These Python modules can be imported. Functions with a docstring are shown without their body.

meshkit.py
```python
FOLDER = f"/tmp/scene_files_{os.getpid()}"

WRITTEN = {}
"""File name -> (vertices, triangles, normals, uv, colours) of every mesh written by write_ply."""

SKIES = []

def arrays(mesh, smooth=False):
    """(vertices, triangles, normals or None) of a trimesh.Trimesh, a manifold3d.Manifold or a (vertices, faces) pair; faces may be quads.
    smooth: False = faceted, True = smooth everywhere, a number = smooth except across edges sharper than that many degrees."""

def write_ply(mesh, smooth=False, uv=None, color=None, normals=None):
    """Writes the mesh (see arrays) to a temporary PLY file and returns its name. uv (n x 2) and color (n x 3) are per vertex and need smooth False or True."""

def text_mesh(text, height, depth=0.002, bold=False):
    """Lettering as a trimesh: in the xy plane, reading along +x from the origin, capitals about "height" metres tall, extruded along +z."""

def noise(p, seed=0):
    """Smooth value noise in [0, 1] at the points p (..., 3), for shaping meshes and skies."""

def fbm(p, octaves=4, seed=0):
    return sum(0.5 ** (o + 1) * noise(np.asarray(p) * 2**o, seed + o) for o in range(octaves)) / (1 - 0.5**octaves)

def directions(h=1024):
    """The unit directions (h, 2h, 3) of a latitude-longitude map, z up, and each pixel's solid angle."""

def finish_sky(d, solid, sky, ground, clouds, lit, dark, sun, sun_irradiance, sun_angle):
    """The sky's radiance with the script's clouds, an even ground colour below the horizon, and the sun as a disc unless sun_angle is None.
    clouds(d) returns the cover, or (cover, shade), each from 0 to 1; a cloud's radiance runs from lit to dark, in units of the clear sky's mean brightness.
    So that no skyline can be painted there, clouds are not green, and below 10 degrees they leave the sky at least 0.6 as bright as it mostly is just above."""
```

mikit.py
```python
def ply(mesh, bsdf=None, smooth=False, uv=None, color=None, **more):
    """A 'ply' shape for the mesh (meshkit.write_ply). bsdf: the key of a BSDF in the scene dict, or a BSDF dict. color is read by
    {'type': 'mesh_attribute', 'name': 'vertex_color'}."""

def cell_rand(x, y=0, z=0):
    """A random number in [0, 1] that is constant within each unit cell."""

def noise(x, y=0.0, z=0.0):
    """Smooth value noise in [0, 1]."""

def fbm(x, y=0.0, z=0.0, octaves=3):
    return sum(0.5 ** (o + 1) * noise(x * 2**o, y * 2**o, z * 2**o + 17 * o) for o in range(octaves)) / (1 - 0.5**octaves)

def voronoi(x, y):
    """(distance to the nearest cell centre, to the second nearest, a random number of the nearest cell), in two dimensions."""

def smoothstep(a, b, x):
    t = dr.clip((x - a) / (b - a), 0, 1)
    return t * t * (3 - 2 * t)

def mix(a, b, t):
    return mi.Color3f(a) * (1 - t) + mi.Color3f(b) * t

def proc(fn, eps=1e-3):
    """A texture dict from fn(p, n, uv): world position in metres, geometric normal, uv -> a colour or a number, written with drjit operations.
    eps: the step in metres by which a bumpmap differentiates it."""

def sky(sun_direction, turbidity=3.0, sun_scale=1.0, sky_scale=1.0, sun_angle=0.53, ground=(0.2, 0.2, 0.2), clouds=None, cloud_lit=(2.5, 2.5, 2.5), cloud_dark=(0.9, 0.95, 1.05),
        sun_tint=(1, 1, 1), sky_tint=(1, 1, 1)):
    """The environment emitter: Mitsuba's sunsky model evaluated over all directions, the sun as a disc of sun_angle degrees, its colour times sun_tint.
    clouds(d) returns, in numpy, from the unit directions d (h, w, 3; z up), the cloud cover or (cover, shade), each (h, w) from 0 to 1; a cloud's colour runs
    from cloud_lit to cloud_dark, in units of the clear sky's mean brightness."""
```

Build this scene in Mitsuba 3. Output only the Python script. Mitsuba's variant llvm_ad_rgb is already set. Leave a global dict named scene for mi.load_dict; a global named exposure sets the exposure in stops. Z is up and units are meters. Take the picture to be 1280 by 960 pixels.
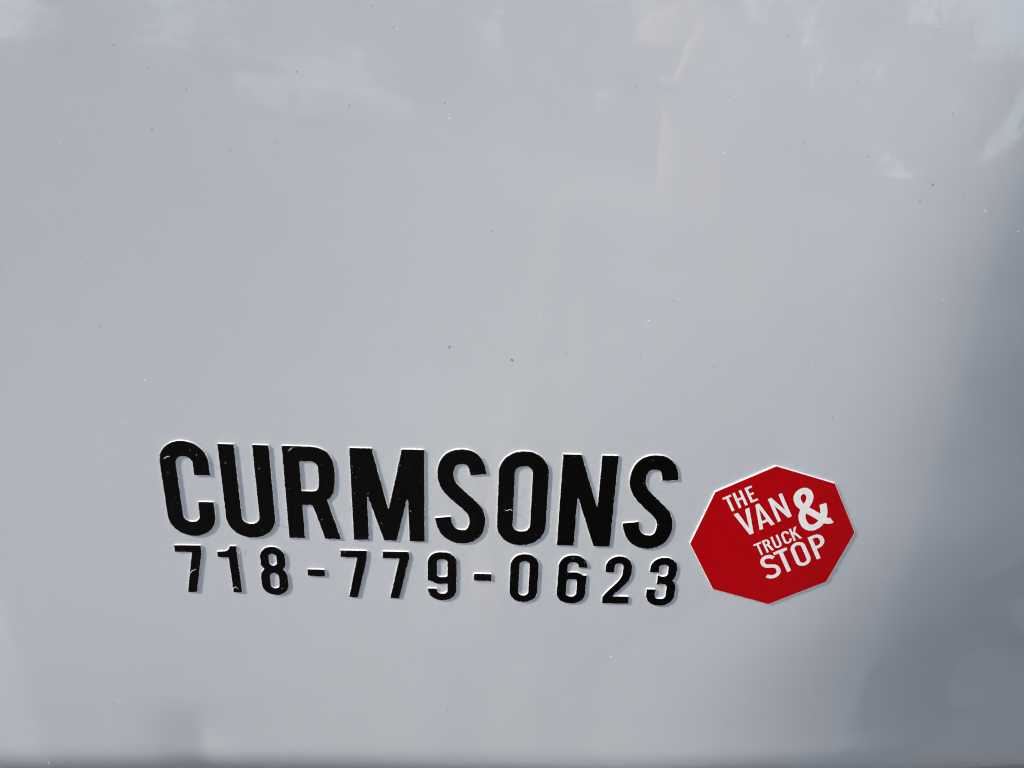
import math, random
import numpy as np, trimesh, drjit as dr, mitsuba as mi, manifold3d as m3
from shapely import affinity
from shapely.geometry import Polygon, LineString, box, Point, MultiPolygon
from shapely.ops import unary_union
import mikit, meshkit
from mikit import ply, proc, noise, fbm, smoothstep, mix

random.seed(7); rng = np.random.default_rng(7)
T = mi.ScalarTransform4f
scene, labels = {}, {}

# ------------------------------------------------------------------ camera, sky, exposure
# The panel is modelled in its own frame (X along it, Z up it, -Y out of it, origin opposite the lens), leant back a little and lifted.
EYE, DIST, LEAN = 1.45, 0.40, 3.5
PANEL = T().translate([0, 0, EYE]).rotate([1, 0, 0], -LEAN)
PM = np.array(PANEL.matrix, float)
def world(p): return PM[:3, :3] @ np.asarray(p, float) + PM[:3, 3]
def turn(v): return PM[:3, :3] @ np.asarray(v, float)
fwd = np.array([0.020207, 0.920154, -0.391034]); down = np.array([0.031977, -0.391509, -0.919619])
CAM = world([0, -DIST, 0])
scene['camera'] = {'type': 'thinlens', 'aperture_radius': 0.0019, 'focus_distance': 0.47, 'fov': math.degrees(2 * math.atan(640 / 995)), 'fov_axis': 'x', 'near_clip': 0.01, 'far_clip': 500.0,
                   'to_world': T().look_at(origin=CAM.tolist(), target=(CAM + turn(fwd)).tolist(), up=turn(-down).tolist())}
SUN = turn([-2.2, -0.76, 1.75])
def clouds(d):
    n = meshkit.fbm(d * 3.0 + 5, 4, 3)
    c = np.clip((n - 0.38) / 0.25, 0, 1)
    return 0.35 + 0.5 * c, 0.25 * (1 - c)
scene['sky'] = mikit.sky(SUN, turbidity=3, sun_scale=1.0, sun_tint=(0.93, 1.0, 1.16), clouds=clouds, cloud_lit=(3.95, 4.05, 4.4), cloud_dark=(2.0, 2.4, 3.0))
exposure = 1.96

# ------------------------------------------------------------------ materials
def two(b): return {'type': 'twosided', 'bsdf': b}
def rgb(*c): return {'type': 'rgb', 'value': list(c)}
def mat(name, b): scene[name] = two(b); return name
def paint_col(p, n, uv):
    v = fbm(p.x * 9, p.y * 9, p.z * 9) - 0.5
    w = fbm(p.x * 60 + 3, p.y * 60, p.z * 25) - 0.5
    return mi.Color3f(0.560, 0.602, 0.648) * (1 + 0.03 * v + 0.02 * w)
mat('m_paint', {'type': 'plastic', 'int_ior': 1.8, 'nonlinear': False, 'diffuse_reflectance': proc(paint_col)})
def black_col(p, n, uv):
    v = fbm(p.x * 500, p.y * 500, p.z * 500)
    return mi.Color3f(0.0022, 0.0018, 0.0019) * (0.6 + 0.8 * v)
mat('m_black', {'type': 'roughplastic', 'distribution': 'ggx', 'alpha': 0.05, 'int_ior': 1.24, 'diffuse_reflectance': proc(black_col)})
mat('m_backing', {'type': 'roughplastic', 'alpha': 0.2, 'int_ior': 1.45, 'diffuse_reflectance': rgb(0.92, 0.92, 0.91)})
def red_col(p, n, uv):
    v = fbm(p.x * 300, p.y * 300, p.z * 300) - 0.5
    return mi.Color3f(0.45, 0.001, 0.004) * (1 + 0.12 * v)
mat('m_red', {'type': 'roughplastic', 'alpha': 0.1, 'int_ior': 1.22, 'diffuse_reflectance': proc(red_col)})
mat('m_print', {'type': 'roughplastic', 'alpha': 0.15, 'int_ior': 1.33, 'diffuse_reflectance': rgb(0.92, 0.92, 0.93)})
mat('m_lint', {'type': 'diffuse', 'reflectance': rgb(0.85, 0.85, 0.85)})
mat('m_grime', {'type': 'diffuse', 'reflectance': rgb(0.10, 0.075, 0.06)})
def ground_col(p, n, uv):
    return mi.Color3f(0.11, 0.112, 0.115) * (0.8 + 0.4 * fbm(p.x * 3, p.y * 3, 0)) * (0.9 + 0.2 * noise(p.x * 90, p.y * 90, 1))
mat('m_ground', {'type': 'diffuse', 'reflectance': proc(ground_col)})

def put(key, mesh, bsdf, to=PANEL, smooth=False, label=None, cat=None, group=None, kind=None):
    scene[key] = ply(mesh, bsdf, smooth, to_world=to)
    tag(key, label, cat, group, kind)
def tag(key, label=None, cat=None, group=None, kind=None):
    d = {k: v for k, v in (('label', label), ('category', cat), ('group', group), ('kind', kind)) if v}
    if d: labels[key] = {**labels.get(key, {}), **d}
def numbered(name):
    if not any(k == name or k.startswith(name + '__') for k in scene): return name
    i = 1
    while any(k == f'{name}_{i:03d}' or k.startswith(f'{name}_{i:03d}__') for k in scene): i += 1
    return f'{name}_{i:03d}'

# ------------------------------------------------------------------ ground
g = trimesh.creation.box((400, 400, 0.2)); g.apply_translation([0, 0, -0.1])
put('ground', g, 'm_ground', T(), label='grey paved ground', kind='structure')

# ------------------------------------------------------------------ what the paint mirrors: trees and a parked car across the yard, the photographer
def mesh_of(parts): 
    V, F, k = [], [], 0
    for v, f in parts: V.append(np.asarray(v, float)); F.append(np.asarray(f) + k); k += len(v)
    return trimesh.Trimesh(np.vstack(V), np.vstack(F), process=False)
mat('m_bark', {'type': 'diffuse', 'reflectance': proc(lambda p, n, uv: mi.Color3f(0.10, 0.08, 0.06) * (0.6 + 0.8 * fbm(p.x * 20, p.y * 20, p.z * 4)))})
scene['m_leaf'] = {'type': 'principledthin', 'base_color': proc(lambda p, n, uv: mi.Color3f(0.055, 0.075, 0.035) * (0.6 + 0.8 * noise(p.x * 2, p.y * 2, p.z * 2))), 'roughness': 0.6, 'diff_trans': 0.5}
def limb(a, b, ra, rb, sides=8):
    a, b = np.array(a, float), np.array(b, float); d = (b - a) / np.linalg.norm(b - a)
    u = np.cross(d, [0.3, 0.9, 0.1]); u /= np.linalg.norm(u); w = np.cross(d, u)
    t = np.arange(sides) * 2 * math.pi / sides; c = np.cos(t)[:, None] * u + np.sin(t)[:, None] * w
    i = np.arange(sides); j = (i + 1) % sides
    return np.vstack([a + ra * c, b + rb * c]), np.vstack([np.column_stack([i, j, j + sides]), np.column_stack([i, j + sides, i + sides])])
def tree(x, y, h, r, label):
    key = numbered('tree'); base = np.array([x, y, 0.0]); wood = [limb(base, base + [0.1, 0, h * 0.45], 0.16 + 0.012 * h, 0.11), limb(base + [0.1, 0, h * 0.45], base + [0, 0.1, h * 0.85], 0.11, 0.03)]
    cl = []
    for k in range(16):
        a = rng.uniform(0, 2 * math.pi); z = h * rng.uniform(0.16, 0.97); rr = r * math.sqrt(max(0.08, 1 - ((z / h - 0.58) / 0.46) ** 2)) * rng.uniform(0.45, 0.9)
        tip = base + [rr * math.cos(a), rr * math.sin(a), z]; cl.append(tip)
        wood.append(limb(base + [0.08, 0, z * 0.72], tip, 0.05, 0.012, 5))
    put(key + '__trunk', mesh_of(wood), 'm_bark', T(), smooth=True)
    N = 2600 if 'thin' in label else 8000; c = np.array(cl)[rng.integers(0, len(cl), N)] + rng.normal(0, 1, (N, 3)) * r * np.array([0.24, 0.24, 0.2])
    u = rng.normal(0, 1, (N, 3)); u /= np.linalg.norm(u, axis=1, keepdims=True); w = np.cross(u, rng.normal(0, 1, (N, 3))); w /= np.linalg.norm(w, axis=1, keepdims=True)
    s = rng.uniform(0.07, 0.15, (N, 1)) * (0.6 + 0.12 * h)
    V = np.stack([c - u * s, c + w * s * 0.5, c + u * s, c - w * s * 0.5], 1).reshape(-1, 3)
    F = (np.arange(N)[:, None, None] * 4 + np.array([[0, 1, 2], [0, 2, 3]])[None]).reshape(-1, 3)
    put(key + '__crown', (V, F), 'm_leaf', T())
    tag(key, label, 'tree', 'trees mirrored in the paint')
TREES = [(-14.2, -29, 3.3, 1.9, 'low thin tree at the left end of the row'), (-10.6, -31, 4.2, 2.3, 'second thin tree from the left end'), (-6.0, -31, 6.2, 3.1, 'tree behind the parked car'), (-2.0, -30, 7.0, 3.0, 'broad tree behind the person'),
         (2.5, -30, 7.6, 3.1, 'tallest tree in the row'), (6.6, -30, 6.6, 2.8, 'full tree right of the tallest'), (10.6, -29, 6.6, 3.1, 'rounded tree towards the right end'), (14.6, -28.5, 5.2, 2.9, 'low tree second from the right end'), (18.6, -28.5, 3.9, 2.7, 'lowest tree, at the right end of the row')]
for args in TREES: tree(*args)
def hedge():
    N = 9000; c = np.column_stack([rng.uniform(3.4, 4.6, N), rng.uniform(-3.6, 3.5, N), rng.uniform(0.05, 2.9, N)])
    edge = rng.random(N); c[:, 0] = np.where(edge < 0.55, 3.4 + rng.normal(0, 0.08, N), c[:, 0])
    u = rng.normal(0, 1, (N, 3)); u /= np.linalg.norm(u, axis=1, keepdims=True); w = np.cross(u, rng.normal(0, 1, (N, 3))); w /= np.linalg.norm(w, axis=1, keepdims=True)
    s = rng.uniform(0.06, 0.12, (N, 1)); V = np.stack([c - u * s, c + w * s * 0.55, c + u * s, c - w * s * 0.55], 1).reshape(-1, 3)
    put('hedge__crown', (V, (np.arange(N)[:, None, None] * 4 + np.array([[0, 1, 2], [0, 2, 3]])[None]).reshape(-1, 3)), 'm_leaf', T())
    put('hedge__stems', mesh_of([limb([4.0 + rng.normal(0, 0.1), y, 0], [4.0 + rng.normal(0, 0.2), y + rng.normal(0, 0.2), 2.4], 0.04, 0.015, 6) for y in np.arange(-3.3, 3.4, 0.45)]), 'm_bark', T(), kind='stuff')
    tag('hedge', 'dark leafy hedge to the right of the van panel', 'hedge')
hedge()

# parked car, seen only as a pale mirror image
mat('m_car', {'type': 'roughplastic', 'alpha': 0.05, 'diffuse_reflectance': rgb(0.50, 0.51, 0.53)})
mat('m_tyre', {'type': 'diffuse', 'reflectance': rgb(0.03, 0.03, 0.03)})
mat('m_window', {'type': 'roughplastic', 'alpha': 0.03, 'diffuse_reflectance': rgb(0.02, 0.022, 0.025)})
mat('m_rim', {'type': 'roughconductor', 'alpha': 0.2})
def car(x, y, rz):
    at = T().translate([x, y, 0]).rotate([0, 0, 1], rz); key = 'parked_car'
    def ext(pts, w, y0=0):
        m = trimesh.creation.extrude_polygon(Polygon(pts).buffer(-0.05).buffer(0.05), w, engine='earcut'); v = m.vertices.copy()
        m.vertices = np.column_stack([v[:, 0], v[:, 2] - w / 2 + y0, v[:, 1]]); m.fix_normals(); return m
    body = Polygon([(-2.15, 0.3), (2.15, 0.3), (2.2, 0.62), (2.05, 0.82), (1.0, 0.95), (-1.7, 0.98), (-2.15, 0.92), (-2.2, 0.55)])
    for wx in (-1.35, 1.35): body = body.difference(Point(wx, 0.32).buffer(0.37))
    put(key + '__body', ext(body.exterior.coords, 1.72), 'm_car', at)
    put(key + '__roof', ext([(0.95, 0.93), (0.2, 1.42), (-1.1, 1.44), (-1.75, 0.96)], 1.5), 'm_car', at)
    for sd in (-1, 1):
        for pts in ([(0.72, 0.98), (0.14, 1.36), (-0.35, 1.37), (-0.35, 0.98)], [(-0.43, 0.98), (-0.43, 1.37), (-1.04, 1.38), (-1.5, 0.99)]):
            put(numbered(key + '__window'), ext(pts, 0.02, sd * 0.752), 'm_window', at)
        for wx in (-1.35, 1.35):
            k = numbered(key + '__wheel'); c = trimesh.creation.annulus(0.2, 0.32, 0.2); c.apply_transform(trimesh.transformations.rotation_matrix(math.pi / 2, [1, 0, 0])); c.apply_translation([wx, sd * 0.76, 0.32]); put(k, c, 'm_tyre', at)
            c = trimesh.creation.cylinder(0.2, 0.14); c.apply_transform(trimesh.transformations.rotation_matrix(math.pi / 2, [1, 0, 0])); c.apply_translation([wx, sd * 0.76, 0.32]); put(k + '__rim', c, 'm_rim', at)
    tag(key, 'pale grey parked car across the yard', 'car')
car(-5.6, -19.5, 55)

# the photographer, standing behind the lens
def chain(m, pts):
    return m + [m3.Manifold.batch_hull([m3.Manifold.sphere(r0, 20).translate(p0), m3.Manifold.sphere(r1, 20).translate(p1)]) for (p0, r0), (p1, r1) in zip(pts[:-1], pts[1:])]
def flesh(parts, step, rounds):
    m = m3.Manifold.batch_boolean(parts, m3.OpType.Add).refine_to_length(step).to_mesh()
    t = trimesh.Trimesh(m.vert_properties[:, :3], m.tri_verts); trimesh.smoothing.filter_taubin(t, iterations=rounds); return t
def skin_col(p, n, uv): return mi.Color3f(0.62, 0.41, 0.30) * (0.9 + 0.2 * fbm(p.x * 40, p.y * 40, p.z * 40))
mat('m_skin', {'type': 'roughplastic', 'alpha': 0.4, 'int_ior': 1.4, 'diffuse_reflectance': proc(skin_col)})
mat('m_shirt', {'type': 'diffuse', 'reflectance': proc(lambda p, n, uv: mi.Color3f(0.26, 0.245, 0.22) * (0.85 + 0.3 * fbm(p.x * 30, p.y * 30, p.z * 30)))})
mat('m_trousers', {'type': 'diffuse', 'reflectance': proc(lambda p, n, uv: mi.Color3f(0.10, 0.12, 0.17) * (0.8 + 0.4 * fbm(p.x * 40, p.y * 40, p.z * 40)))})
mat('m_shoe', {'type': 'diffuse', 'reflectance': rgb(0.06, 0.05, 0.045)})
mat('m_hair', {'type': 'roughplastic', 'alpha': 0.3, 'diffuse_reflectance': rgb(0.03, 0.022, 0.016)})
mat('m_silver', {'type': 'roughplastic', 'alpha': 0.2, 'diffuse_reflectance': rgb(0.06, 0.06, 0.065)})
def lens_at(x, y, z): return (CAM + np.array([x, y, z])).tolist()
def body_at(x, y, z): return (CAM + np.array([x + 0.20, y, z])).tolist()          # offsets from the lens
def G0(x, y, z): return [CAM[0] + x, CAM[1] + y, z]                  # z from the ground
def photographer():
    key = 'person'; P0 = lens_at; P = body_at
    head = chain([], [(P(0, -0.40, 0.07), 0.088), (P(0, -0.385, 0.02), 0.078), (P(0, -0.36, -0.045), 0.045)])
    head += chain([], [(P(0, -0.302, 0.035), 0.012), (P(0, -0.288, 0.0), 0.014)])                                   # nose
    for s in (-1, 1): head += chain([], [(P(s * 0.086, -0.40, 0.04), 0.016), (P(s * 0.082, -0.40, 0.005), 0.012)])    # ears
    head += chain([], [(P(0, -0.40, -0.06), 0.058), (P(0, -0.43, -0.17), 0.062)])                                    # neck
    hands = []
    P = lens_at                                                                                                        # the right hand grips the camera's side
    hands += chain([], [(P(0.30, -0.20, -0.26), 0.036), (P(0.205, -0.115, -0.165), 0.027), (P(0.190, -0.075, -0.105), 0.027), (P(0.178, -0.066, -0.045), 0.024), (P(0.168, -0.068, 0.010), 0.020)])
    hands += chain([], [(P(0.170, -0.068, 0.018), 0.013), (P(0.166, -0.052, 0.050), 0.0105), (P(0.150, -0.038, 0.028), 0.0100), (P(0.136, -0.032, -0.004), 0.0090)])     # index finger
    for zz, r, L in ((-0.016, 0.0097, 1.0), (-0.036, 0.0094, 0.95), (-0.054, 0.0082, 0.8)):
        hands += chain([], [(P(0.172, -0.064, zz), r + 0.002), (P(0.160, -0.040, zz), r + 0.0005), (P(0.160 - 0.022 * L, -0.031, zz + 0.002), r), (P(0.160 - 0.040 * L, -0.030, zz + 0.004), r - 0.001)])
    hands += chain([], [(P(0.180, -0.088, -0.055), 0.015), (P(0.150, -0.098, -0.030), 0.0115), (P(0.128, -0.092, -0.012), 0.0095)])                                          # thumb on the back
    P = body_at                                                                                                        # the left hand hangs, slightly curled
    w0 = np.array([-0.275, -0.40, -0.76])
    q = lambda dx, dy, dz: P(*(w0 + [dx, dy, dz]))
    hands += chain([], [(P(-0.255, -0.42, -0.62), 0.036), (q(0, 0, 0), 0.027), (q(0.0, 0.008, -0.05), 0.026), (q(0.0, 0.012, -0.085), 0.022)])
    for k, dy in enumerate((0.034, 0.014, -0.006, -0.026)):
        L = (0.92, 1.0, 0.95, 0.78)[k]
        hands += chain([], [(q(0, dy * 0.8 + 0.008, -0.075), 0.011), (q(0.004, dy + 0.012, -0.075 - 0.045 * L), 0.0095), (q(0.016, dy + 0.014, -0.075 - 0.072 * L), 0.009), (q(0.03, dy + 0.014, -0.075 - 0.088 * L), 0.008)])
    hands += chain([], [(q(0.005, 0.02, -0.02), 0.014), (q(0.018, 0.05, -0.05), 0.012), (q(0.026, 0.058, -0.085), 0.0095)])
    torso = []
    for s in (-1, 1):
        sh = P(s * 0.175, -0.44, -0.215)
        torso += chain([], [(P(0, -0.43, -0.20), 0.07), (sh, 0.062), *([(P(0.215, -0.28, -0.41), 0.050), (lens_at(0.30, -0.20, -0.26), 0.043)] if s > 0 else [(P(-0.245, -0.45, -0.50), 0.050), (P(-0.257, -0.425, -0.60), 0.044)])])
        torso += [m3.Manifold.batch_hull([m3.Manifold.sphere(r, 20).translate(q) for q, r in [(sh, 0.06), (P(0, -0.43, -0.22), 0.085), (P(s * 0.12, -0.45, -0.55), 0.10), (P(0, -0.44, -0.55), 0.11), (P(s * 0.11, -0.46, -0.78), 0.105), (P(0, -0.45, -0.78), 0.11)]])]
    legs = []
    for s in (-1, 1):
        legs += chain([], [(P(0, -0.46, -0.80), 0.105), (P(s * 0.09, -0.46, -0.84), 0.10), (G0(s * 0.105, -0.45, 0.47), 0.066), (G0(s * 0.11, -0.48, 0.10), 0.052)])
        shoes = chain([], [(G0(s * 0.11, -0.51, 0.045), 0.045), (G0(s * 0.13, -0.33, 0.035), 0.035)])
        put(numbered(key + '__shoe'), flesh(shoes, 0.01, 4), 'm_shoe', T(), smooth=True)
    scalp = [m3.Manifold.batch_hull([m3.Manifold.sphere(0.092, 24).translate(P(0, -0.415, 0.085)), m3.Manifold.sphere(0.07, 24).translate(P(0, -0.445, 0.02))])]
    bones = chain([], [(P(0, -0.43, -0.17), 0.055), (P(0, -0.44, -0.24), 0.060), (P(0, -0.45, -0.60), 0.060)])
    bones += chain([], [(P(0, -0.44, -0.24), 0.045), (P(0.175, -0.44, -0.215), 0.040), (P(0.215, -0.28, -0.41), 0.034), (lens_at(0.30, -0.20, -0.26), 0.032)])
    bones += chain([], [(P(0, -0.44, -0.24), 0.045), (P(-0.175, -0.44, -0.215), 0.040), (P(-0.245, -0.45, -0.50), 0.034), (P(-0.255, -0.42, -0.62), 0.032)])
    hands += bones
    put(key + '__body', flesh(head + hands, 0.006, 6), 'm_skin', T(), smooth=True)
    put(key + '__hair', flesh(scalp, 0.015, 2), 'm_hair', T(), smooth=True)
    put(key + '__shirt', flesh(torso, 0.02, 6), 'm_shirt', T(), smooth=True)
    put(key + '__trousers', flesh(legs, 0.02, 5), 'm_trousers', T(), smooth=True)
    for s in (-1, 1): put(numbered(key + '__eye'), trimesh.creation.icosphere(2, 0.012).apply_translation(P(s * 0.032, -0.318, 0.055)), 'm_window', T(), smooth=True)
    mouth = trimesh.creation.icosphere(2, 1.0); mouth.apply_scale([0.024, 0.006, 0.006]); mouth.apply_translation(P(0, -0.312, -0.03)); put(key + '__mouth', mouth, 'm_hair', T(), smooth=True)
    tag(key, 'person in a beige shirt holding up a small camera in the right hand', 'person')
    P = lens_at
    cam = m3.Manifold.batch_hull([m3.Manifold.sphere(0.006, 16).translate(P(x, y, z)) for x in (-0.040, 0.128) for y in (-0.072, -0.052) for z in (-0.023, 0.023)])
    mm = cam.to_mesh(); put('compact_camera__body', trimesh.Trimesh(mm.vert_properties[:, :3], mm.tri_verts), 'm_silver', T(), smooth=35)
    for nm, r, y0, y1 in (('lens_barrel', 0.022, -0.048, -0.030), ('lens_ring', 0.018, -0.031, -0.022)):
        c = trimesh.creation.annulus(0.010, r, y1 - y0, sections=48); c.apply_transform(trimesh.transformations.rotation_matrix(math.pi / 2, [1, 0, 0])); c.apply_translation(P(0, (y0 + y1) / 2, 0)); put('compact_camera__' + nm, c, 'm_silver', T(), smooth=35)
    tag('compact_camera', 'small dark grey camera held up in one hand', 'camera')
photographer()

# ------------------------------------------------------------------ van panel
def sstep(a, b, x):
    t = np.clip((x - a) / (b - a), 0, 1); return t * t * (3 - 2 * t)
TURN = 0.52                                 # the panel rounds away to the right
def x_start(z): return 0.124 + 0.066 * sstep(-0.43, -0.24, z) + 0.025 * sstep(-0.12, 0.02, z)
def r_curve(z): return 0.60 - 0.22 * sstep(-0.42, -0.22, z)
def erf(t): return np.tanh(1.128 * t * (1 + 0.0893 * t * t))
def relief(x, z):
    """How far the skin lies behind the flat plane (m)."""
    x, z = np.asarray(x, float), np.asarray(z, float)
    RC = r_curve(z); t = (x - x_start(z)) / RC; t = (t + np.sqrt(t * t + 0.006)) / 2; th = np.minimum(t, TURN)
    y = RC * (1 - np.cos(th) + (t - th) * math.sin(TURN))
    y = y - 0.085 * np.clip(-0.05 - x, 0, 0.25) ** 2 - 0.026 * np.clip(x, -0.35, 0.25)
    # a shallow crown across the middle of the sheet
    y = y - 0.044 * 0.13 * 0.886 * erf((x - 0.03) / 0.13) * np.exp(-((z + 0.15) / 0.17) ** 2)
    # the small knock above the bottom fold: a soft valley
    k = sstep(-0.400, -0.452, z - 0.03 * (x + 0.19))
    u = x + 0.1925; us = np.sqrt(u * u + 0.0034 ** 2)
    y = y + 0.0020 * k * np.where(u < 0, np.exp(-(us / 0.026) ** 2), np.exp(-us / 0.020) * np.exp(0.0034 / 0.020 - (0.0034 / 0.026) ** 2))
    p = np.stack([x, np.zeros_like(x), z], -1)
    w = (meshkit.fbm(p * 12 + 3, 2, 5) - 0.5) * 0.00028 + (meshkit.fbm(p * 45 + 9, 2, 8) - 0.5) * 0.000014
    w = w + (meshkit.fbm(np.stack([x * 5 + z * 2, z * 26 - x * 6, x * 0], -1), 2, 21) - 0.5) * 0.0008 * sstep(0.17, 0.33, x)
    return y + w + 0.0012 * sstep(-0.02, 0.06, (x - 0.12) * 0.45 + (z + 0.02))
def panel():
    xs = np.unique(np.concatenate([np.arange(-0.62, -0.26, 0.005), np.arange(-0.26, -0.13, 0.0015), np.arange(-0.13, 0.70, 0.004)]))
    # rows: straight skin down to the fold, then a soft turn under, a sloping return and the lower edge
    rows = [(z, 0.0) for z in np.concatenate([np.arange(0.42, -0.36, -0.004), np.arange(-0.36, -0.4365, -0.0015)])]
    def go(dz, dy): rows.append((rows[-1][0] - dz, rows[-1][1] + dy))
    t = 0.0
    while t < 36: go(0.0007 * math.cos(math.radians(t)), 0.0007 * math.sin(math.radians(t))); t += 0.75 * min(1.0, 0.22 + t / 10)
    for _ in range(60): go(0.002 * math.cos(math.radians(36)), 0.002 * math.sin(math.radians(36)))
    while t < 100: go(0.0012 * math.cos(math.radians(t)), 0.0012 * math.sin(math.radians(t))); t += 3
    for _ in range(12): go(-0.0005, 0.004)
    zz = np.array([a for a, _ in rows])
    dx = relief(xs, np.full(len(xs), -0.43)) * sstep(0.08, 0.20, xs)
    Z = zz[:, None] + (0.0306 * np.clip(xs, -1, 0.4) - 1.06 * dx)[None, :] * sstep(0.05, -0.40, zz)[:, None]
    X = np.broadcast_to(xs, Z.shape)
    Y = relief(X, Z) + np.array([b for _, b in rows])[:, None]
    v = np.stack([X, Y, Z], -1).reshape(-1, 3)
    nz, nx = Z.shape
    i, j = np.meshgrid(np.arange(nz - 1), np.arange(nx - 1), indexing='ij')
    a = i * nx + j
    f = np.stack([a, a + nx, a + nx + 1, a + 1], -1).reshape(-1, 4)
    return trimesh.Trimesh(v, np.vstack([f[:, [0, 1, 2]], f[:, [0, 2, 3]]]), process=False)
put('van_panel', panel(), 'm_paint', smooth=True, label='glossy white painted van body panel with a small knock above its bottom fold', cat='van panel')
def skin(x, z):
    return relief(np.asarray(x, float), np.asarray(z, float))

# ------------------------------------------------------------------ glyph outlines (millimetres on the panel)
def bez(*P, n=14):
    P = np.array(P, float); t = np.linspace(0, 1, n)[:, None]
    if len(P) == 3: return (1 - t) ** 2 * P[0] + 2 * t * (1 - t) * P[1] + t * t * P[2]
    return (1 - t) ** 3 * P[0] + 3 * t * (1 - t) ** 2 * P[1] + 3 * t * t * (1 - t) * P[2] + t ** 3 * P[3]
def path(*parts): return np.vstack(parts)
def rbox(x0, x1, y0, y1, r, q=16):
    r = min(r, (x1 - x0) / 2 - 1e-3, (y1 - y0) / 2 - 1e-3)
    return box(x0 + r, y0 + r, x1 - r, y1 - r).buffer(r, quad_segs=q)
def ring(x0, x1, y0, y1, r, t, tv=None):
    tv = tv or t
    return rbox(x0, x1, y0, y1, r).difference(rbox(x0 + t, x1 - t, y0 + tv, y1 - tv, max(r - t, 1.0)))
def stroke(pts, w): return LineString(pts).buffer(w / 2, cap_style='flat', join_style='round', quad_segs=8)
U = unary_union
TOP, BOT = -211.8, -273.0
G = {}
G['C'] = ring(-189.0, -161.5, -273.4, -210.6, 13.6, 8.9, 9.6).difference(box(-173, -250.1, -150, -232.2))
G['U'] = ring(-155.2, -126.7, -273.5, -190, 13.9, 9.1, 9.4).intersection(box(-160, -280, -100, TOP))
bowl = Polygon(path([(-119.3, TOP)], bez((-105, TOP), (-93.0, -211.8), (-90.4, -218), (-90.4, -229)), bez((-90.4, -229), (-90.4, -241), (-92.5, -244.5), (-96.0, -246.6)), [(-98, -249.9), (-119.3, -249.9)]))
bowl = bowl.difference(Polygon(path([(-110.1, -221.1), (-105.0, -221.1)], bez((-104.5, -221.1), (-99.6, -221.1), (-99.6, -224.5), (-99.6, -231)), bez((-99.6, -231), (-99.6, -240.9), (-101.5, -240.9), (-105.5, -240.9)), [(-110.1, -240.9)])))
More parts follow.
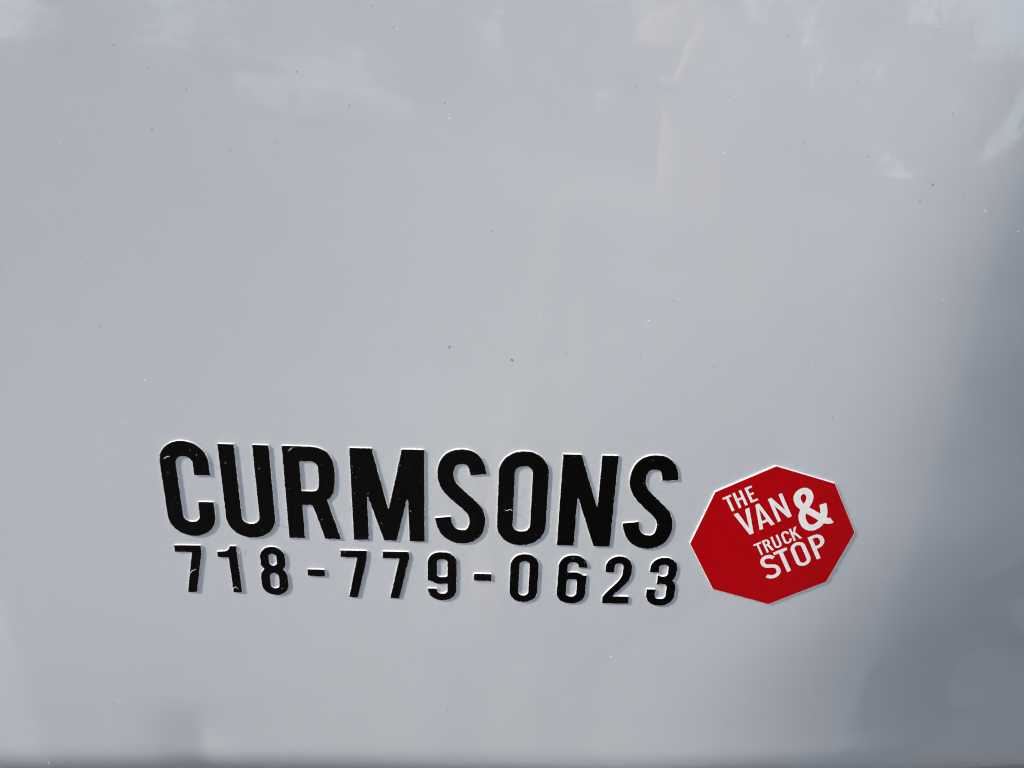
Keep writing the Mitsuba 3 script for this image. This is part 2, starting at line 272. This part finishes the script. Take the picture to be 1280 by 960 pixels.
G['R'] = U([box(-119.3, BOT, -110.1, TOP), bowl, Polygon([(-105.5, -245), (-95.9, -245.5), (-88.8, BOT), (-98.1, BOT)])])
G['M'] = Polygon([(-81.4, TOP), (-68.9, TOP), (-60.3, -252.2), (-51.9, TOP), (-39.4, TOP), (-39.4, BOT), (-48.2, BOT), (-48.9, -241.5), (-55.9, BOT), (-63.3, BOT), (-72.5, -241.3), (-72.3, BOT), (-81.2, BOT)])
def S(dx=0):
    c = path(bez((-8.5, -226.6), (-9.4, -215.3), (-15, -215.3), (-18.3, -215.3)), bez((-18.3, -215.3), (-25.5, -215.3), (-27.2, -222), (-27.2, -226.2))[1:],
             bez((-27.2, -226.2), (-27.2, -234.5), (-22.5, -238), (-17.8, -242.6))[1:], bez((-17.8, -242.6), (-12.5, -247.8), (-8.3, -250.8), (-8.3, -257.6))[1:],
             bez((-8.3, -257.6), (-8.3, -265.5), (-12.0, -269.0), (-17.0, -269.0))[1:], bez((-17.0, -269.0), (-24.0, -269.0), (-27.6, -264.0), (-28.5, -255.9))[1:])
    return affinity.translate(stroke(c, 9.2), dx, 0)
G['S'] = S(); G['S2'] = S(110.5)
G['O'] = ring(3.3, 32.0, -273.6, -210.7, 13.8, 9.2, 9.5)
G['N'] = Polygon([(39.4, TOP), (49.9, TOP), (61.6, -247.3), (61.6, TOP), (70.9, TOP), (70.9, BOT), (61.2, BOT), (49.4, -238.4), (49.4, BOT), (39.4, BOT)])
DT, DB = -280.4, -314.3
D = {}
def seven(x, y, rot=0):
    p = Polygon([(0, 0), (15.7, 0), (15.7, -4.6), (9.2, -33.9), (3.8, -33.9), (9.9, -4.6), (0, -4.6)])
    return affinity.rotate(affinity.translate(p, x, y), rot, origin=(x + 8, y - 16))
def eight(x, y):
    p = U([ring(0.6, 15.4, -18.0, 0.4, 7.4, 5.1, 4.9), ring(0, 16, -34.7, -13.5, 8, 5.3, 4.9)])
    return affinity.translate(p, x, y)
def three(x, y):
    p = U([ring(0.6, 16.8, -18.2, 0.4, 7.6, 5.2, 4.9), ring(0, 17.3, -34.8, -13.6, 8, 5.3, 4.9), box(5.6, -18.4, 12, -13.8)])
    hole = U([box(-1, -22.9, 5.7, -10.1)])
    return affinity.translate(p.difference(hole), x, y)
def six(x, y):
    ss = ring(0, 17.4, -34.8, 0.4, 8.2, 5.5, 4.9).difference(box(6, -14, 20, -8.2))
    return affinity.translate(U([ss.difference(box(6, -13.2, 20, -8.2)), ring(0, 17.4, -34.8, -11.9, 7.4, 5.5, 4.9)]), x, y)
def two_(x, y):
    hook = ring(0, 16.0, -30, 0.4, 8.0, 5.3, 4.9)
    hook = hook.intersection(U([box(-1, -11.1, 8, 2), box(8, -11.0, 20, 2)]))
    diag = Polygon(path(bez((16.0, -10.9), (16.0, -15.5), (14.0, -18), (12.5, -20.2)), bez((12.5, -20.2), (9.5, -24.4), (6.9, -26.8), (5.9, -29.2))[1:], [(0.2, -30.4)], bez((0.2, -29.6), (1.4, -26), (5.2, -22.4), (7.8, -18.8)), bez((7.8, -18.8), (10.6, -15), (10.7, -13), (10.7, -10.9))[1:]))
    return affinity.translate(U([hook, diag, box(-0.2, -34.2, 16.0, -29.1)]), x, y)
D[0] = ('7', seven(-187.9, -280.4, 0.8))
D[1] = ('1', Polygon(path([(-151.5, -280.1), (-155.0, -280.1)], bez((-155.0, -280.1), (-156.4, -284.2), (-158.6, -284.2), (-163.0, -284.3)), [(-163.0, -288.1), (-156.6, -288.1), (-156.1, -313.7), (-150.9, -313.7)])))
D[2] = ('8', eight(-138.4, -280.2))
D[3] = ('-', box(-110.1, -300.0, -99.8, -295.3))
D[4] = ('7', seven(-89.6, -281.0)); D[5] = ('7', seven(-64.4, -281.0))
D[6] = ('9', affinity.rotate(six(-37.5, -280.8), 180, origin=(-28.8, -298.0)))
D[7] = ('-', box(-9.5, -300.2, 0.9, -295.3))
D[8] = ('0', ring(12.3, 29.4, -315.3, -280.1, 8.4, 5.5, 4.9))
D[9] = ('6', six(41.4, -280.4)); D[10] = ('2', two_(69.9, -280.2)); D[11] = ('3', three(96.4, -280.4))

# ------------------------------------------------------------------ raised lettering: a pale backing and a black, bevelled face
def polys(g): return [p for p in getattr(g, 'geoms', [g]) if isinstance(p, Polygon) and p.area > 1e-3]
def resample(r, step):
    L = LineString(r.coords if not hasattr(r, 'exterior') else r.exterior.coords)
    n = max(8, int(L.length / step))
    # keep corners: use the ring's own vertices plus regular points
    d = sorted({round(i * L.length / n, 4) for i in range(n)} | {round(L.project(Point(c)), 4) for c in L.coords[:-1]})
    d = [a for k, a in enumerate(d) if k == 0 or a - d[k - 1] > step * 0.3]
    return np.array([L.interpolate(a).coords[0] for a in d])
def rough(p, amp, step, seed):
    def one(r):
        q = resample(r, step)
        t = np.roll(q, -1, 0) - np.roll(q, 1, 0); t /= np.linalg.norm(t, axis=1, keepdims=True) + 1e-9
        k = meshkit.noise(np.stack([q[:, 0] * 0.9, q[:, 1] * 0.9, q[:, 0] * 0 + seed], -1), seed) - 0.5
        k = k + 0.9 * (meshkit.noise(np.stack([q[:, 0] * 2.6, q[:, 1] * 2.6, q[:, 0] * 0], -1), seed + 4) - 0.5)
        return q + np.stack([t[:, 1], -t[:, 0]], 1) * (k * amp)[:, None]
    return Polygon(one(p.exterior), [one(i) for i in p.interiors]).buffer(0)
def tri(p):
    v, f = trimesh.creation.triangulate_polygon(p, engine='earcut')
    return np.asarray(v), np.asarray(f)
def slab(geom, y0, y1, bevel=0.0, grain=0.004):
    """A flat piece standing y0..y1 mm off the panel, its top edge bevelled; in metres, following the skin."""
    out = []
    for p in polys(geom):
        inner = p.buffer(-bevel, join_style='mitre').simplify(0.004) if bevel else p
        ytop = y1
        for q in polys(inner):
            v, f = tri(q); out.append((np.column_stack([v[:, 0], np.full(len(v), ytop), v[:, 1]]), f))
        if bevel:
            band = p.difference(inner)
            for q in polys(band):
                v, f = tri(q)
                dist = np.array([inner.distance(Point(c)) for c in v])
                out.append((np.column_stack([v[:, 0], np.where(dist > bevel * 0.4, y1 - bevel, y1), v[:, 1]]), f))
        yb = y1 - bevel
        for r in [p.exterior, *p.interiors]:
            c = np.array(r.coords)[:-1]; n = len(c); i = np.arange(n); j = (i + 1) % n
            v = np.vstack([np.column_stack([c[:, 0], np.full(n, y0), c[:, 1]]), np.column_stack([c[:, 0], np.full(n, yb), c[:, 1]])])
            out.append((v, np.vstack([np.column_stack([i, j, j + n]), np.column_stack([i, j + n, i + n])])))
    V, F, k = [], [], 0
    for v, f in out: V.append(v); F.append(f + k); k += len(v)
    V = np.vstack(V) / 1000; F = np.vstack(F)
    m = trimesh.Trimesh(V, F, process=False); m.merge_vertices(); m.fix_normals()
    if grain: m = m.subdivide_to_size(grain)
    v = m.vertices.copy(); sk = skin(v[:, 0], v[:, 2]); k = 1 + sk / DIST; v[:, 0] *= k; v[:, 2] *= k; v[:, 1] = skin(v[:, 0], v[:, 2]) - v[:, 1]; m.vertices = v
    m.invert()
    return m
def raised(key, geom, seed, label, cat, group):
    geom = U(polys(geom)).buffer(0.35).buffer(-0.7).buffer(0.35).simplify(0.02)
    back = geom.buffer(0.15)
    face = U([rough(p, 0.26, 0.45, seed) for p in polys(geom)])
    put(key + '__backing', slab(back, -0.25, 0.90), 'm_backing')
    put(key + '__face', slab(face, 0.88, 1.18, 0.10), 'm_black')
    tag(key, label, cat, group)
LET = 'big raised black letters of the upper row'
for i, (ch, text) in enumerate([('C', 'letter C, leftmost of the big row'), ('U', 'letter U between the C and the R'), ('R', 'letter R between the U and the M'), ('M', 'letter M, widest of the big row'), ('S', 'letter S between the M and the O'),
                                ('O', 'letter O between the S and the N'), ('N', 'letter N between the O and the last S'), ('S2', 'letter S at the right end, nearest the red sticker')]):
    raised(numbered('raised_letter'), G[ch], 11 + i, 'tall raised black ' + text, 'letter', LET)
DIG = 'small raised black digits of the lower row'
texts = ['digit seven at the left end of the number row', 'digit one, the only one in the number row', 'digit eight, left of the first hyphen in the row', 'hyphen in the left half of the number row', 'digit seven right after the left hyphen',
         'digit seven touching neither hyphen, just left of the nine', 'digit nine, left of the second hyphen in the row', 'hyphen in the middle of the number row, after the nine', 'digit zero, right after the second hyphen', 'digit six with an open top hook, after the zero',
         'digit two with a flat foot, before the last digit', 'digit three at the right end of the number row']
for i in range(12):
    ch, geom = D[i]
    if ch == '-': raised(numbered('raised_hyphen'), geom, 31 + i, 'short raised black ' + texts[i], 'hyphen', 'raised black hyphens of the lower row')
    else: raised(numbered('raised_digit'), geom, 31 + i, 'small raised black ' + texts[i], 'digit', DIG)

# ------------------------------------------------------------------ octagonal sticker
OC, OA = (167.2, -263.7), 29.0
def local(g): return affinity.translate(affinity.rotate(g, OA, origin=(0, 0)), *OC)
octa = Polygon([(48.9 * math.cos(math.radians(22.7 + 45 * k)), 48.9 * math.sin(math.radians(22.7 + 45 * k))) for k in range(8)])
octa = octa.buffer(-0.6).buffer(0.6)
K = 'octagonal_sticker'
tag(K, 'red octagonal sticker with white tilted lettering, right of the black letters', 'sticker')
put(K + '__backing', slab(local(octa), -0.25, 0.92), 'm_backing')
put(K + '__face', slab(local(octa.buffer(-0.28)), 0.90, 1.06, 0.06), 'm_red')
W = []
def bar(x0, y0, x1, y1): return box(min(x0, x1), min(y0, y1), max(x0, x1), max(y0, y1))
# THE
W += [U([bar(-16.7, 39.4, -11.4, 38.0), bar(-14.8, 39.4, -13.2, 28.3)]),
      U([bar(-10.4, 39.6, -8.8, 28.4), bar(-6.5, 39.6, -4.9, 28.4), bar(-10, 34.9, -5, 33.4)]),
      U([bar(-2.9, 39.7, -1.3, 28.6), bar(-2.9, 39.7, 1.4, 38.3), bar(-2.9, 35.0, 0.8, 33.6), bar(-2.9, 30.0, 1.6, 28.6)])]
# VAN
def zig(pts, w): return LineString(pts).buffer(w / 2, cap_style='flat', join_style='mitre')
W += [Polygon([(-14.7, 25.9), (-12.0, 25.9), (-9.8, 12.6), (-7.5, 26.1), (-4.9, 26.1), (-8.7, 8.3), (-11.1, 8.3)]),
      U([Polygon([(-4.7, 8.7), (-2.5, 8.7), (0.0, 22.4), (2.3, 8.7), (4.6, 8.7), (1.2, 26.3), (-1.1, 26.3)]), bar(-2.6, 14.0, 2.4, 12.2)]).intersection(Polygon([(-4.7, 8.7), (4.6, 8.7), (1.2, 26.3), (-1.1, 26.3)])),
      Polygon([(6.7, 26.6), (8.9, 26.6), (13.3, 15.0), (13.3, 26.8), (15.4, 26.8), (15.4, 9.2), (13.2, 9.2), (8.7, 20.6), (8.7, 9.0), (6.7, 9.0)])]
# TRUCK
ty0, ty1 = -8.2, 0.9
W += [U([bar(-11.8, 0.7, -7.1, -0.5), bar(-10.1, 0.7, -8.8, -8.6)]),
      U([bar(-6.4, ty1, -5.1, -8.4), ring(-8.5, -2.3, -3.9, ty1, 2.2, 1.3, 1.2).intersection(bar(-6.4, 2, -2, -5)), Polygon([(-4.6, -3.3), (-3.2, -3.3), (-1.8, -8.3), (-3.2, -8.3)])]),
      ring(-0.9, 3.7, ty0, 4, 2.2, 1.3, 1.25).intersection(bar(-2, 1.0, 5, -9)),
      ring(5.3, 10.0, ty0 + 0.2, 1.2, 2.2, 1.3, 1.25).difference(bar(7.6, -1.5, 12, -5.1)),
      U([bar(10.8, 1.4, 12.1, -7.9), Polygon([(14.0, 1.4), (15.5, 1.4), (12.0, -4.6), (11.6, -3.0)]), Polygon([(12.3, -2.2), (13.2, -1.3), (15.9, -7.9), (14.4, -7.9)])])]
# STOP
s = stroke(path(bez((-4.2, -13.8), (-5.2, -11.4), (-7.0, -11.2), (-8.1, -11.2)), bez((-8.1, -11.2), (-10.9, -11.2), (-11.2, -13.6), (-11.2, -14.3))[1:], bez((-11.2, -14.3), (-11.2, -17.4), (-9, -17.9), (-7.8, -18.5))[1:],
                bez((-7.8, -18.5), (-5.6, -19.6), (-4.3, -20.2), (-4.3, -22.6))[1:], bez((-4.3, -22.6), (-4.3, -26.4), (-7.2, -26.6), (-8.0, -26.6))[1:], bez((-8.0, -26.6), (-10, -26.6), (-11.2, -25.6), (-12.1, -24.3))[1:]), 2.4)
W += [s, U([bar(-3.1, -10.0, 5.3, -12.1), bar(-0.1, -10.0, 2.3, -27.3)]), ring(6.9, 15.9, -27.5, -9.4, 4.5, 2.4, 2.2),
      U([bar(18.8, -9.2, 21.2, -26.6), ring(15.5, 27.2, -19.2, -9.2, 4.6, 2.5, 2.1).intersection(bar(18.8, -5, 30, -21))])]
# &: from the upper right of the bowl round to the arm
amp = U([stroke(path(bez((35.6, -3.9), (33.2, -4.6), (31.6, -1.8), (30.6, -0.2)), bez((30.6, -0.2), (28, 4.4), (25.0, 8.6), (23.6, 11.4))[1:], bez((23.6, 11.4), (21.6, 15), (21.8, 16.6), (21.9, 18.2))[1:], bez((21.9, 18.2), (22.2, 21.5), (24.6, 22.6), (26.2, 22.6))[1:],
                     bez((26.2, 22.6), (28.2, 22.6), (29.5, 20.8), (29.3, 18.3))[1:], bez((29.3, 18.3), (29.0, 14.6), (26.2, 13.0), (24.6, 11.4))[1:], bez((24.6, 11.4), (20.6, 8.0), (20.1, 5.4), (20.1, 2.6))[1:], bez((20.1, 2.6), (20.1, -2.2), (22.6, -4.0), (25.0, -4.0))[1:],
                     bez((25.0, -4.0), (30.5, -4.0), (33.8, 2.4), (34.2, 9.0))[1:]), 4.1)])
W.append(amp)
for i, w in enumerate(W):
    key = numbered(K + ('__ampersand' if i == len(W) - 1 else '__letter'))
    put(key, slab(local(w), 1.00, 1.09), 'm_print')

# ------------------------------------------------------------------ lint, dust and grime on the paint and the letters
def fleck(x, z, y, r, asp, rot):
    m = trimesh.creation.icosphere(subdivisions=1, radius=1.0)
    v = m.vertices * (1 + 0.3 * (rng.random((len(m.vertices), 1)) - 0.5))
    c, s = math.cos(rot), math.sin(rot)
    px, pz = v[:, 0] * r * asp, v[:, 2] * r
    v = np.stack([x + px * c - pz * s, y - v[:, 1] * r * 0.5, z + px * s + pz * c], -1)
    return v, m.faces
def joined(parts):
    V, F, k = [], [], 0
    for v, f in parts: V.append(v); F.append(f + k); k += len(v)
    return trimesh.Trimesh(np.vstack(V), np.vstack(F), process=False)
def xz(px, py):
    """Where a spot seen at this place of the photograph lies on the panel plane (m)."""
    h = np.array([0.99928432, 0.0319771, 0.02020663]); d = np.array([-0.03733494, 0.91961852, 0.39103437]); n = np.array([-0.00607825, -0.39150893, 0.92015423])
    r = np.array([(px - 640) / 995, (py - 480) / 995, 1.0]); p = r * DIST / (r @ n)
    a, b = p @ h, -(p @ d); k = 1 + float(skin(a, b)) / DIST
    return a * k, b * k
pale, dark = [], []
for px, py, r, a in [(562, 148, .9, 1.8), (75, 178, .6, 2.2), (147, 121, .6, 1.2), (360, 141, .5, 1), (375, 141, .5, 1.5), (226, 178, .5, 2), (208, 206, .5, 1.5), (211, 220, .5, 1.5), (84, 268, .5, 1.5), (109, 321, .6, 1.2), (427, 320, .6, 1.8), (443, 357, .6, 2), (463, 372, .6, 1.5),
                     (811, 401, .8, 2.4), (156, 442, .5, 2), (181, 475, .7, 2.5), (125, 524, .6, 1.5), (157, 528, .6, 1.5), (1178, 374, .6, 1.8), (1205, 374, .5, 1.5), (764, 821, .8, 2), (496, 35, .5, 2), (1231, 263, .5, 3), (1272, 289, .6, 2), (1218, 372, .5, 2), (875, 806, .5, 1.5), (712, 800, .5, 2), (307, 771, .5, 1.5), (61, 954, .9, 1.6), (342, 824, .5, 2)]:
    x, z = xz(px, py); pale.append(fleck(x, z, float(skin(x, z)), r * 4e-4, a, rng.uniform(0.3, 1.3)))
for px, py, r in [(142, 56, .5), (186, 85, .6), (233, 111, .6), (371, 90, .6), (437, 132, .6), (190, 162, .6), (126, 409, .7), (562, 434, .9), (615, 289, .7), (640, 450, 1.2), (795, 108, .6), (1020, 100, .6), (1166, 231, .8), (1150, 252, .6), (1142, 350, .5), (985, 45, .5), (1034, 332, .4), (708, 442, .6), (893, 459, .5), (1013, 386, .5), (1060, 262, .4), (1201, 826, .7), (452, 530, .6), (194, 808, .5), (907, 902, .5), (946, 213, .4), (1095, 266, .4), (716, 300, .3), (344, 500, .4)]:
    x, z = xz(px, py); dark.append(fleck(x, z, float(skin(x, z)), r * 4e-4, rng.uniform(1, 1.8), rng.uniform(0, 3)))
for _ in range(230):
    x, z = rng.uniform(-0.34, 0.34), rng.uniform(-0.45, 0.05)
    (pale if rng.random() < 0.55 else dark).append(fleck(x, z, float(skin(x, z)), rng.uniform(0.5, 1.2) * 1.9e-4, rng.uniform(1, 2.4), rng.uniform(0, 3)))
allg = U([*G.values(), *[g for _, g in D.values()]])
for p in polys(allg):                       # crumbs caught along the lettering
    c = resample(p.exterior, 1.0)
    for q in c[rng.random(len(c)) < 0.07]:
        o = rng.normal(0, 0.5, 2) + q; lift = 1.16 if allg.contains(Point(o)) else 0.0
        x, z = o / 1000; (pale if rng.random() < 0.7 else dark).append(fleck(x, z, float(skin(x, z)) - lift / 1000, rng.uniform(0.6, 1.3) * 1.5e-4, rng.uniform(1, 2), rng.uniform(0, 3)))
for _ in range(110):                        # specks on the black faces and the red sticker
    o = np.array([rng.uniform(-190, 214), rng.uniform(-316, -211)])
    if allg.contains(Point(o)):
        x, z = o / 1000; pale.append(fleck(x, z, float(skin(x, z)) - 0.00118, rng.uniform(0.5, 1.0) * 1.0e-4, rng.uniform(1, 2), rng.uniform(0, 3)))
def fibre(pts, r, lift):
    P = np.array([xz(*p) for p in pts]); t = np.linspace(0, 1, 5 * len(P))
    P = np.stack([np.interp(t, np.linspace(0, 1, len(P)), P[:, k]) for k in (0, 1)], 1)
    y = skin(P[:, 0], P[:, 1]) - lift
    V, F = [], []
    for k, (p, yy) in enumerate(zip(P, y)):
        dv = P[min(k + 1, len(P) - 1)] - P[max(k - 1, 0)]; dv /= np.linalg.norm(dv) + 1e-12
        nx, nz = -dv[1] * r, dv[0] * r
        V += [(p[0] + nx, yy, p[1] + nz), (p[0], yy - r, p[1]), (p[0] - nx, yy, p[1] - nz)]
    for k in range(len(P) - 1):
        a = 3 * k; F += [(a, a + 3, a + 4), (a, a + 4, a + 1), (a + 1, a + 4, a + 5), (a + 1, a + 5, a + 2)]
    return np.array(V), np.array(F)
for pts, lift in [([(206, 572), (209, 570), (213, 569)], 1.2e-3), ([(631, 636), (635, 637), (637, 635), (641, 637)], 1.2e-3), ([(361, 562), (364, 560), (366, 558)], 1.2e-3), ([(238, 716), (241, 712), (246, 710)], 1.2e-3), ([(292, 734), (296, 732), (299, 735)], 1.2e-3), ([(300, 690), (302, 684)], 1.2e-3)]:
    pale.append(fibre(pts, 1.3e-4, lift))
for pts in [[(263, 579), (270, 583), (275, 585)], [(346, 656), (354, 658), (361, 661)], [(644, 640), (648, 645), (653, 645)], [(437, 640), (439, 634), (442, 630)]]:
    dark.append(fibre(pts, 0.9e-4, 0.0))
put('lint', joined(pale), 'm_lint', label='pale specks of lint scattered over the panel and letters', cat='lint', kind='stuff')
put('grime', joined(dark), 'm_grime', label='tiny brown and dark grime specks scattered over the panel', cat='grime', kind='stuff')
